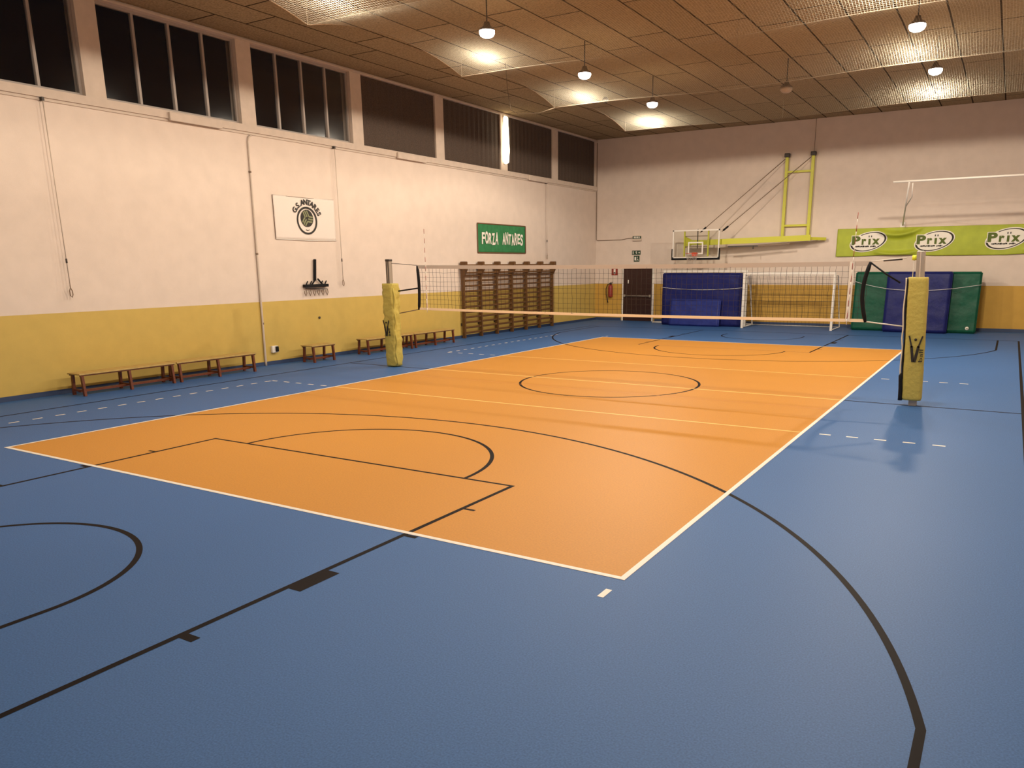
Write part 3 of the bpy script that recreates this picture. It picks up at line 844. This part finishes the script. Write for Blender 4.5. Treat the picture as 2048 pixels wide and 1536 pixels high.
# ============================================================ BACK WALL
# door
dr = empty('door_1', (-1.96, YB, 0), kind='structure')
b = MB(); b.box((-0.70, -0.06, 0), (-0.64, 0.0, 2.14), M['white_metal']); b.box((0.64, -0.06, 0), (0.70, 0.0, 2.14), M['white_metal']); b.box((-0.70, -0.06, 2.12), (0.70, 0.0, 2.18), M['white_metal']); b.build('door_frame', dr)
b = MB(); b.bbox((-0.64, -0.05, 0.01), (0.64, -0.005, 2.12), M['door'], 0.005); leaf = b.build('door_leaf', dr)
b = MB(); b.tube([(-0.56, -0.13, 1.02), (0.58, -0.13, 1.02)], 0.018, M['steel'], 8)
for xx in (-0.56, 0.58): b.bbox((xx - 0.035, -0.15, 0.97), (xx + 0.035, -0.05, 1.07), M['steel'], 0.01)
b.build('panic_bar', leaf)
b = MB(); b.box((-0.44, -0.056, 1.52), (-0.40, -0.05, 1.66), M['print_white']); b.build('notice', leaf)
# exit box lamp, signs
ex = empty('exit_light', (-2.03, YB, 3.31), 'grey emergency light box on the back wall at the end of its conduit', 'light box')
b = MB(); b.bbox((-0.19, -0.08, -0.10), (0.19, 0, 0.10), M['conduit'], 0.01); b.build('box', ex)
b = MB(); b.box((-0.18, -0.085, -0.015), (0.18, -0.08, 0.09), M['sign_green'])
for k in range(4): b.box((-0.13 + 0.07 * k, -0.09, 0.005), (-0.085 + 0.07 * k, -0.085, 0.07), M['print_white'])
b.build('face', ex)
s1 = empty('exit_sign', (-2.07, YB, 2.75), 'wide green exit sign with an arrow, upper of the two over the door', 'sign')
b = MB(); b.bbox((-0.19, -0.012, -0.085), (0.19, 0, 0.085), M['sign_green'], 0.004); b.build('plate', s1)
b = MB(); b.box((-0.15, -0.016, -0.055), (-0.12, -0.012, 0.055), M['print_white'])
b.lathe([(0.018, -0.002), (0.018, 0.002)], M['print_white'], 12, (0.0, -0.015, 0.045), axis='Y'); b.bar((-0.01, -0.015, 0.03), (0.02, -0.015, -0.05), 0.004, 0.025, M['print_white']); b.bar((-0.03, -0.015, 0.0), (0.03, -0.015, 0.02), 0.004, 0.012, M['print_white'])
b.bar((0.09, -0.015, 0.0), (0.16, -0.015, 0.0), 0.004, 0.018, M['print_white']); b.bar((0.13, -0.015, 0.03), (0.16, -0.015, 0.0), 0.004, 0.015, M['print_white']); b.bar((0.13, -0.015, -0.03), (0.16, -0.015, 0.0), 0.004, 0.015, M['print_white'])
b.build('pictogram', s1)
s2 = empty('exit_sign', (-2.05, YB, 2.51), 'square green running figure sign directly above the dark door', 'sign')
b = MB(); b.bbox((-0.125, -0.012, -0.12), (0.125, 0, 0.12), M['sign_green'], 0.004); b.build('plate', s2)
b = MB(); b.box((-0.09, -0.016, -0.07), (-0.02, -0.012, 0.07), M['print_white'])
b.lathe([(0.02, -0.002), (0.02, 0.002)], M['print_white'], 12, (0.035, -0.015, 0.06), axis='Y'); b.bar((0.03, -0.015, 0.04), (0.05, -0.015, -0.03), 0.004, 0.03, M['print_white']); b.bar((0.05, -0.015, -0.03), (0.09, -0.015, -0.07), 0.004, 0.018, M['print_white']); b.bar((0.045, -0.015, -0.02), (0.01, -0.015, -0.08), 0.004, 0.018, M['print_white'])
b.build('pictogram', s2)
cc = MB(); yy = YB - 0.02
cc.tube([(XL + 0.03, yy, 7.1), (XL + 0.03, yy, 3.30), (XL + 0.08, yy, 3.26), (-2.75, yy, 3.27), (-2.5, yy, 3.31), (-2.22, yy, 3.33)], 0.013, M['conduit_d'], 6)
tag(cc.build('wall_conduit'), 'thin brown conduit down the far corner to the light box', 'conduit')
es = empty('extinguisher_sign', (-3.03, YB, 1.99), 'red and white sign on the back wall above the fire extinguisher', 'sign')
b = MB(); b.bbox((-0.14, -0.012, -0.14), (0.14, 0, 0.14), M['red'], 0.004); b.build('plate', es)
b = MB(); b.lathe([(0.045, -0.002), (0.045, 0.002)], M['print_white'], 16, (0, -0.015, -0.06), axis='Y'); b.box((-0.045, -0.017, -0.06), (0.045, -0.013, 0.11), M['print_white']); b.build('pictogram', es)
fe = empty('fire_extinguisher', (-3.16, YB, 0.95), 'red fire extinguisher hung on the back wall left of the door', 'fire extinguisher')
b = MB(); b.lathe([(0.05, 0.0), (0.09, 0.02), (0.095, 0.06), (0.095, 0.42), (0.075, 0.49), (0.03, 0.53)], M['red'], 20, (0, -0.12, 0)); b.build('cylinder', fe)
b = MB(); b.box((-0.03, -0.16, 0.53), (0.05, -0.09, 0.58), M['black']); b.bar((-0.03, -0.12, 0.59), (0.10, -0.12, 0.62), 0.03, 0.02, M['black']); b.build('valve', fe)
b = MB(); b.tube([(-0.02, -0.13, 0.56), (-0.13, -0.14, 0.52), (-0.19, -0.15, 0.35), (-0.18, -0.15, 0.12), (-0.12, -0.15, -0.10), (-0.10, -0.15, -0.22)], [0.014] * 4 + [0.016, 0.03], M['black'], 8); b.build('hose', fe)
b = MB(); b.box((-0.04, -0.03, 0.30), (0.04, 0, 0.36), M['dark_metal']); b.build('bracket', fe)

# lime banner
LB0, LB1 = 5.72, 12.75
lb = empty('banner', ((LB0 + LB1) / 2, YB - 0.03, 2.97), 'long lime green banner with white oval logos sagging on the back wall', 'banner')
def lf(u, v):
    d = 0.0
    for c in (-1.55, 2.95):
        q = math.exp(-((u - c) / 0.6) ** 2)
        bow = 0.47 - 0.24 * (1 - ((u - c) / 0.8) ** 2)
        if abs(u - c) < 0.8:
            d += 0.19 * math.exp(-((v - bow) / 0.09) ** 2) * (1 - ((u - c) / 0.8) ** 2)
            bow2 = -0.30 - 0.14 * (1 - ((u - c) / 0.8) ** 2)
            d += 0.12 * math.exp(-((v - bow2) / 0.08) ** 2) * (1 - ((u - c) / 0.8) ** 2)
    return d + 0.02 * (noise.noise(Vector((u * 1.3, v * 2, 5))) + 1)
b, fn = cloth(LB1 - LB0, 0.95, M['cloth_lime'], 0, nx=160, nz=30, fn=lf)
for v in b.v:
    for c in (-1.55, 2.95):
        if abs(v.x - c) < 1.2 and v.y < 0: v.y += 0.035 * (1 - ((v.x - c) / 1.2) ** 2) * (-v.y / 0.47)
b.v = [BACKWALL @ v for v in b.v]; b.build('cloth', lb)
def logo(cx_, cz):
    b = MB()
    def put(pts, z, m_):       # fan polygon
        n = len(pts); c = (sum(p[0] for p in pts) / n, sum(p[1] for p in pts) / n)
        vs = [(c[0] + (p[0] - c[0]) * k / 10, c[1] + (p[1] - c[1]) * k / 10, z) for k in range(1, 11) for p in pts] + [(c[0], c[1], z)]
        fs = [(10 * n, i, (i + 1) % n) for i in range(n)]
        fs += [(k * n + i, (k + 1) * n + i, (k + 1) * n + (i + 1) % n, k * n + (i + 1) % n) for k in range(9) for i in range(n)]
        b.add(vs, fs, m_)
    tilt = 0.24
    def ell(rx, ry, dx=0, dy=0, n=56):
        o = []
        for i in range(n):
            a = 2 * PI * i / n; x_, y_ = rx * math.cos(a), ry * math.sin(a)
            o.append((dx + x_ * math.cos(tilt) - y_ * math.sin(tilt), dy + x_ * math.sin(tilt) + y_ * math.cos(tilt)))
        return o
    put(ell(0.62, 0.33), 0.040, M['print_white']); put(ell(0.59, 0.30), 0.044, M['print_black']); put(ell(0.53, 0.275), 0.048, M['print_white'])
    xs = {'P': (-0.40, 0.28, 0.30), 'r': (-0.14, 0.15, 0.20), 'i': (0.04, 0.08, 0.20), 'x': (0.25, 0.25, 0.20)}
    b.bbox((-0.56, -0.12, 0.046), (-0.24, 0.22, 0.050), M['print_white'], 0.001)
    for ch, (dx, w_, h_) in xs.items():
        t_ = 'ı' if ch == 'i' else ch
        if ch == 'i':
            b.box((dx - 0.035, -0.10, 0.052), (dx + 0.035, 0.10, 0.058), M['print_green'])
            continue
        vs, fs = text_geo(t_, 0.4, 0.0, 0.003, 0.02); fit_text(vs, w_, h_)
        b.add(vs, fs, M['print_green'], xf=Matrix.Translation((dx, -0.10 + h_ / 2, 0.055)))
    for q in (0.0, 0.08): b.box((q + 0.0, 0.15, 0.052), (q + 0.03, 0.21, 0.058), M['print_black'])
    x_ = -0.42; k = 0
    while x_ < 0.26:
        w_ = 0.03 + 0.015 * (k % 3)
        b.box((x_, -0.175 - 0.008 * (k % 2), 0.052), (x_ + w_, -0.145 + 0.008 * (k % 3), 0.057), M['print_black']); x_ += w_ + 0.006; k += 1
        if k == 9: x_ += 0.04
    mid = (LB0 + LB1) / 2
    for v in b.v:
        v.x += cx_ - mid; v.y += cz - 2.97
        v.z += lf(v.x, v.y) - 0.012
    b.v = [BACKWALL @ v for v in b.v]
    b.build('logo', lb)
for cx_, cz in ((6.77, 2.99), (8.85, 2.97), (10.95, 3.0)): logo(cx_, cz)

# ---------------------------------------------------------------- basketball stand folded along the back wall
bs = empty('basketball_hoop', (3.0, YB, 0), 'lime yellow steel basketball stand folded along the back wall with clear backboard', 'basketball hoop')
def Q(x, y, z): return (x - 3.0, y - YB, z)
LM = M['lime']
b = MB()
for xx in (3.80, 4.71):
    b.bar(Q(xx, YB - 0.12, 3.10), Q(xx, YB - 0.12, 6.05), 0.10, 0.10, LM)
    for zz in (3.3, 4.6, 5.9): b.bar(Q(xx, YB - 0.08, zz), Q(xx, YB, zz), 0.06, 0.06, LM)
b.bar(Q(3.80, YB - 0.12, 5.48), Q(4.71, YB - 0.12, 5.48), 0.06, 0.07, LM); b.bar(Q(3.80, YB - 0.12, 3.62), Q(4.71, YB - 0.12, 3.62), 0.06, 0.07, LM)
b.build('wall_frame', bs)
b = MB()
for xx in (3.80, 4.71): b.bbox(Q(xx - 0.09, YB - 0.22, 5.98), Q(xx + 0.09, YB - 0.04, 6.12), M['dark_metal'], 0.02)
b.build('cable_guides', bs)
yb2 = 24.45
b = MB(); b.bar(Q(1.25, yb2, 3.07), Q(4.9, yb2 + 0.32, 3.16), 0.10, 0.20, LM); b.bar(Q(4.7, yb2 + 0.3, 3.14), Q(5.35, YB - 0.15, 3.12), 0.07, 0.10, LM)
b.bar(Q(4.7, YB - 0.1, 3.15), Q(4.7, yb2 + 0.3, 3.15), 0.10, 0.12, LM)
b.build('arm', bs)
b = MB(); b.bar(Q(2.0, yb2 - 0.02, 2.90), Q(3.1, yb2 + 0.08, 2.91), 0.05, 0.05, M['dark_metal']); b.bar(Q(3.1, yb2 + 0.08, 2.92), Q(4.2, yb2 + 0.2, 2.97), 0.05, 0.05, M['conduit_d']); b.bar(Q(2.95, yb2, 2.90), Q(2.95, yb2, 2.80), 0.04, 0.04, M['dark_metal']); b.build('locking_rod', bs)
ybd = 24.12
bx_a, bx_b, bz_a, bz_b = -0.05, 1.78, 2.49, 3.53
b = MB(); b.box(Q(bx_a, ybd - 0.01, bz_a), Q(bx_b, ybd + 0.01, bz_b), M['board_glass']); bd = b.build('backboard', bs)
b = MB(); w_ = 0.045
for a_, c_ in (((bx_a, bz_a), (bx_b, bz_a + w_)), ((bx_a, bz_b - w_), (bx_b, bz_b)), ((bx_a, bz_a), (bx_a + w_, bz_b)), ((bx_b - w_, bz_a), (bx_b, bz_b))):
    b.box(Q(a_[0], ybd - 0.016, a_[1]), Q(c_[0], ybd + 0.016, c_[1]), M['white_metal'])
b.build('board_frame', bd)
b = MB(); cxh = (bx_a + bx_b) / 2
for a_, c_ in (((cxh - 0.295, 2.64), (cxh + 0.295, 2.69)), ((cxh - 0.295, 3.04), (cxh + 0.295, 3.09)), ((cxh - 0.295, 2.69), (cxh - 0.245, 3.04)), ((cxh + 0.245, 2.69), (cxh + 0.295, 3.04))):
    b.box(Q(a_[0], ybd - 0.018, a_[1]), Q(c_[0], ybd - 0.012, c_[1]), M['white_metal'])
b.build('target_square', bd)
b = MB(); b.bbox(Q(bx_a - 0.03, ybd - 0.04, bz_a - 0.06), Q(bx_b + 0.03, ybd + 0.04, bz_a + 0.015), M['black'], 0.015)
for xx in (bx_a - 0.012, bx_b + 0.012): b.bbox(Q(xx - 0.02, ybd - 0.04, bz_a - 0.05), Q(xx + 0.02, ybd + 0.04, bz_a + 0.36), M['black'], 0.012)
b.build('board_padding', bd)
b = MB()
for xx in (0.40, 1.33): b.bar(Q(xx, ybd + 0.06, 2.56), Q(xx, ybd + 0.06, 3.48), 0.05, 0.05, LM)
for zz in (3.30, 2.92): b.bar(Q(0.40, ybd + 0.06, zz), Q(1.33, ybd + 0.06, zz), 0.03, 0.03, M['conduit_d'])
for xx, s in ((0.40, 1), (1.33, -1)):
    q = 0.19 if s > 0 else 0.14
    vs = [Q(xx, ybd + 0.07, 3.30), Q(xx, ybd + 0.07, 2.86), Q(xx + q * s, yb2, 3.00), Q(xx + q * s, yb2, 3.16)]
    vs += [(v[0] + 0.02, v[1] + 0.02, v[2]) for v in vs]
    b.add(vs, [(0, 1, 2, 3), (7, 6, 5, 4), (0, 4, 5, 1), (1, 5, 6, 2), (2, 6, 7, 3), (3, 7, 4, 0)], LM)
b.bar(Q(0.45, yb2, 3.08), Q(1.3, yb2, 3.07), 0.08, 0.17, LM)
b.build('board_support', bs)
b = MB(); b.bar(Q(cxh + 0.05, ybd + 0.05, 2.85), Q(cxh + 0.05, ybd + 0.05, 3.55), 0.03, 0.03, M['dark_metal']); b.build('centre_rod', bs)
b = MB()
rc = Vector(Q(cxh, ybd - 0.38, 2.66))
b.tube([rc + Vector((0.225 * math.cos(2 * PI * i / 32), 0.225 * math.sin(2 * PI * i / 32), 0)) for i in range(33)], 0.010, M['orange_rim'], 8, cap=False)
b.bbox(Q(cxh - 0.09, ybd - 0.16, 2.56), Q(cxh + 0.09, ybd - 0.01, 2.70), M['orange_rim'], 0.01)
rim = b.build('rim', bs)
b = MB()
for i in range(12):
    for sgn in (1, -1):
        a0 = 2 * PI * i / 12
        b.tube([rc + Vector(((0.22 - 0.09 * t / 5) * math.cos(a0 + sgn * t * 0.26), (0.22 - 0.09 * t / 5) * math.sin(a0 + sgn * t * 0.26), -0.40 * t / 5)) for t in range(6)], 0.003, M['net_tape'], 4, cap=False)
b.build('hoop_net', bs)
for a_, c_ in (((3.80, YB - 0.14, 5.98), (0.98, 24.2, 3.42)), ((4.71, YB - 0.14, 6.0), (1.79, 24.3, 3.44))):
    A_, C_ = Vector(a_), Vector(c_)
    b = MB(); b.tube([Q(*A_), Q(*C_)], 0.013, M['conduit_d'], 6)
    b.tube([Q(*(C_ + (A_ - C_) * 0.015)), Q(*(C_ + (A_ - C_) * 0.075))], 0.035, M['black'], 8); b.build('stay_cable', bs)
b = MB(); b.tube([Q(4.72, YB - 0.12, 6.1), Q(4.72, YB - 0.12, ZC)], 0.010, M['conduit_d'], 6); b.build('ceiling_cable', bs)

# ---------------------------------------------------------------- pipe gantry
ga = empty('pipe_gantry', (9.5, YB, 4.67), 'white horizontal pipe held out from the back wall on a slanting strut', 'gantry')
yp = 22.12
b = MB(); b.tube([(7.79 - 9.5, yp - YB, 0.0), (12.9 - 9.5, yp - YB, 0.0)], 0.032, M['white_metal'], 10); b.build('pipe', ga)
for xs in (8.24, 12.2):
    b = MB(); b.tube([(xs - 9.5, yp - YB, -0.03), (xs - 0.42 - 9.5, -0.045, -1.15)], 0.026, M['white_metal'], 8)
    b.tube([(xs + 0.10 - 9.5, yp - YB, -0.06), (xs + 0.06 - 9.5, yp - YB + 0.5, -0.42), (xs - 0.2 - 9.5, yp - YB + 1.6, -0.62)], 0.016, M['white_metal'], 8); b.build('strut', ga)
    b = MB(); b.bbox((xs - 0.5 - 9.5, -0.03, -1.29), (xs - 0.34 - 9.5, -0.002, -1.05), M['white_metal'], 0.01); b.build('wall_plate', ga)

# ---------------------------------------------------------------- crash mats
def crash_mat(name, x0, x1, yf, h, t, lean_, m_, label, group=None, badge=False):
    root = empty(name, ((x0 + x1) / 2, yf, 0), label, 'mat', group)
    b = MB(); nx, nz = 24, 20; hw = (x1 - x0) / 2; vs = []; fs = []
    bm = bmesh.new(); bmesh.ops.create_cube(bm, size=1)
    for v in bm.verts: v.co = Vector((v.co.x * hw * 2, (v.co.y + 0.5) * t, (v.co.z + 0.5) * h))
    bmesh.ops.bevel(bm, geom=bm.edges[:], offset=0.035, segments=3, affect='EDGES')
    bmesh.ops.subdivide_edges(bm, edges=[e for e in bm.edges if e.calc_length() > 0.4], cuts=23, use_grid_fill=True)
    for v in bm.verts:
        n_ = noise.noise(Vector((v.co.x * 2.5 + x0, v.co.z * 2.5, 1.0))) * 0.02 + noise.noise(Vector((v.co.x * 1.5 + v.co.z * 5 + x0, v.co.z * 2, 4.0))) * 0.012 * (1 - v.co.z / h)
        if v.co.y < t / 2: v.co.y += n_
        v.co.y += v.co.z * lean_
    bm.verts.index_update()
    b.add([v.co.copy() for v in bm.verts], [[v.index for v in f.verts] for f in bm.faces], m_, True); bm.free()
    o = b.build('cover', root)
    b = MB()
    for zz in (0.06, h - 0.06):
        b.tube([(-hw + 0.03, zz * lean_ - 0.004, zz), (hw - 0.03, zz * lean_ - 0.004, zz)], 0.006, m_, 6)
    b.build('seam', root)
    if badge:
        b = MB(); b.lathe([(0.055, -0.004), (0.055, 0.004)], M['print_white'], 20, (badge[0] - (x0 + x1) / 2, badge[1] * lean_ - 0.022, badge[1]), axis='Y')
        b.lathe([(0.02, -0.006), (0.02, 0.006)], M['print_olive'], 12, (badge[0] - (x0 + x1) / 2, badge[1] * lean_ - 0.024, badge[1]), axis='Y'); b.build('badge', root)
    return root
crash_mat('crash_mat', -0.28, 2.78, 23.75, 1.95, 0.35, 0.0, M['mat_blue'], 'large navy crash mat standing upright in the goal right of the door')
crash_mat('gym_mat', 0.12, 2.10, 23.45, 1.00, 0.08, 0.16, M['mat_blue2'], 'small brighter blue mat leaning on the front of the large navy mat')
crash_mat('crash_mat', 6.60, 7.85, 24.15, 1.97, 0.30, 0.10, M['mat_green'], 'green crash mat between the goal and the padded net post')
crash_mat('crash_mat', 7.66, 9.60, 23.78, 1.98, 0.30, 0.10, M['mat_blue'], 'navy crash mat standing behind the nearer net post')
crash_mat('crash_mat', 9.45, 10.42, 24.15, 1.97, 0.30, 0.10, M['mat_green'], 'green crash mat at the right end of the row, with a round white badge', badge=(10.17, 0.17))
def cord(pts, label):
    b = MB(); b.tube(pts, 0.009, M['rope_white'], 6); tag(b.build('retaining_cord'), label, 'cord')
def arcpts(a, c, drop, n=20):
    a, c = Vector(a), Vector(c)
    return [a + (c - a) * i / n - Vector((0, 0, drop * 4 * (i / n) * (1 - i / n))) for i in range(n + 1)]
cord([(-0.31, 23.95, 1.42)] + arcpts((-0.30, 23.72, 1.42), (2.80, 23.72, 1.42), 0.08) + [(2.81, 23.95, 1.42)], 'pale cord tied across the large navy mat by the door')
cord([(6.55, 24.45, 1.66)] + arcpts((6.57, 24.28, 1.66), (7.60, 23.90, 1.44), 0.02, 8) + arcpts((7.64, 23.87, 1.43), (9.62, 23.87, 1.44), 0.06, 12) + arcpts((9.66, 24.0, 1.44), (10.45, 24.27, 1.56), 0.0, 6), 'pale cord tied across the green and navy mats at right')

# ---------------------------------------------------------------- goals
def goal(x0, x1, yf, depth, label, h=2.0, cd_=0.6):
    root = empty('goal', ((x0 + x1) / 2, yf, 0), label, 'goal', 'white handball goals at the back wall'); hw = (x1 - x0) / 2; Wm = M['white_metal']
    for s in (-1, 1):
        b = MB(); b.bbox((s * hw - 0.04, -0.04, 0), (s * hw + 0.04, 0.04, h), Wm, 0.006); b.build('goal_post', root)
        b = MB(); b.tube([(s * hw, 0.04, h - 0.03), (s * hw, cd_, h - 0.05), (s * (hw + 0.02), depth, 0.03), (s * hw, 0.04, 0.03)], 0.018, Wm, 8); b.build('side_stay', root)
    b = MB(); b.bbox((-hw - 0.04, -0.04, h), (hw + 0.04, 0.04, h + 0.08), Wm, 0.006); b.build('crossbar', root)
    b = MB(); b.tube([(-hw - 0.02, depth, 0.03), (hw + 0.02, depth, 0.03)], 0.018, Wm, 8); b.tube([(-hw, cd_, h - 0.05), (hw, cd_, h - 0.05)], 0.015, Wm, 8); b.build('rear_bar', root)
    return root
g1 = goal(2.98, 6.08, 23.45, 1.45, 'white goal with dark netting between the navy and the green mats', h=1.90)
b = MB(); n_ = 24
for i in range(n_ + 1):
    xx = -1.55 + 3.10 * i / n_
    q = [0.015 * noise.noise(Vector((i * 0.9, t, 2))) for t in range(8)]
    b.tube([(xx + q[t] * 2, 0.6 + 0.82 * t / 7 + q[t], 1.84 - 1.80 * t / 7) for t in range(8)], 0.0035, M['net_cord'], 4, cap=False)
for t in range(15):
    b.tube([(-1.55 + 3.10 * i / n_ , 0.6 + 0.82 * t / 14 + 0.015 * math.sin(i + t), 1.84 - 1.80 * t / 14) for i in range(n_ + 1)], 0.0035, M['net_cord'], 4, cap=False)
for s in (-1.55, 1.55):
    for t in range(1, 13):
        zz = 1.86 * t / 13
        b.tube([(s, 0.04, zz), (s, 0.6 + 0.82 * (1 - zz / 1.84) - 0.01, zz)], 0.0035, M['net_cord'], 4, cap=False)
    for t in range(1, 5):
        b.tube([(s, 0.13 * t, 0.04), (s, 0.13 * t, 1.84)], 0.0035, M['net_cord'], 4, cap=False)
tag(b.build('goal_net', g1), 'dark string netting')
goal(-0.36, 2.86, 24.17, 0.9, 'white goal frame standing behind the large navy mat', h=1.97, cd_=0.5)
# white frame bar beside the door
fb = empty('goal_side_frame', (-0.97, 24.55, 0), 'slim white upright with a foot bar standing beside the door', 'goal frame')
b = MB(); b.tube([(0, 0, 0.0), (0, 0, 1.93)], 0.022, M['white_metal'], 8); b.build('upright', fb)
b = MB(); b.tube([(0, 0, 0.03), (0.52, 0.0, 0.03)], 0.028, M['white_metal'], 8); b.build('foot', fb)
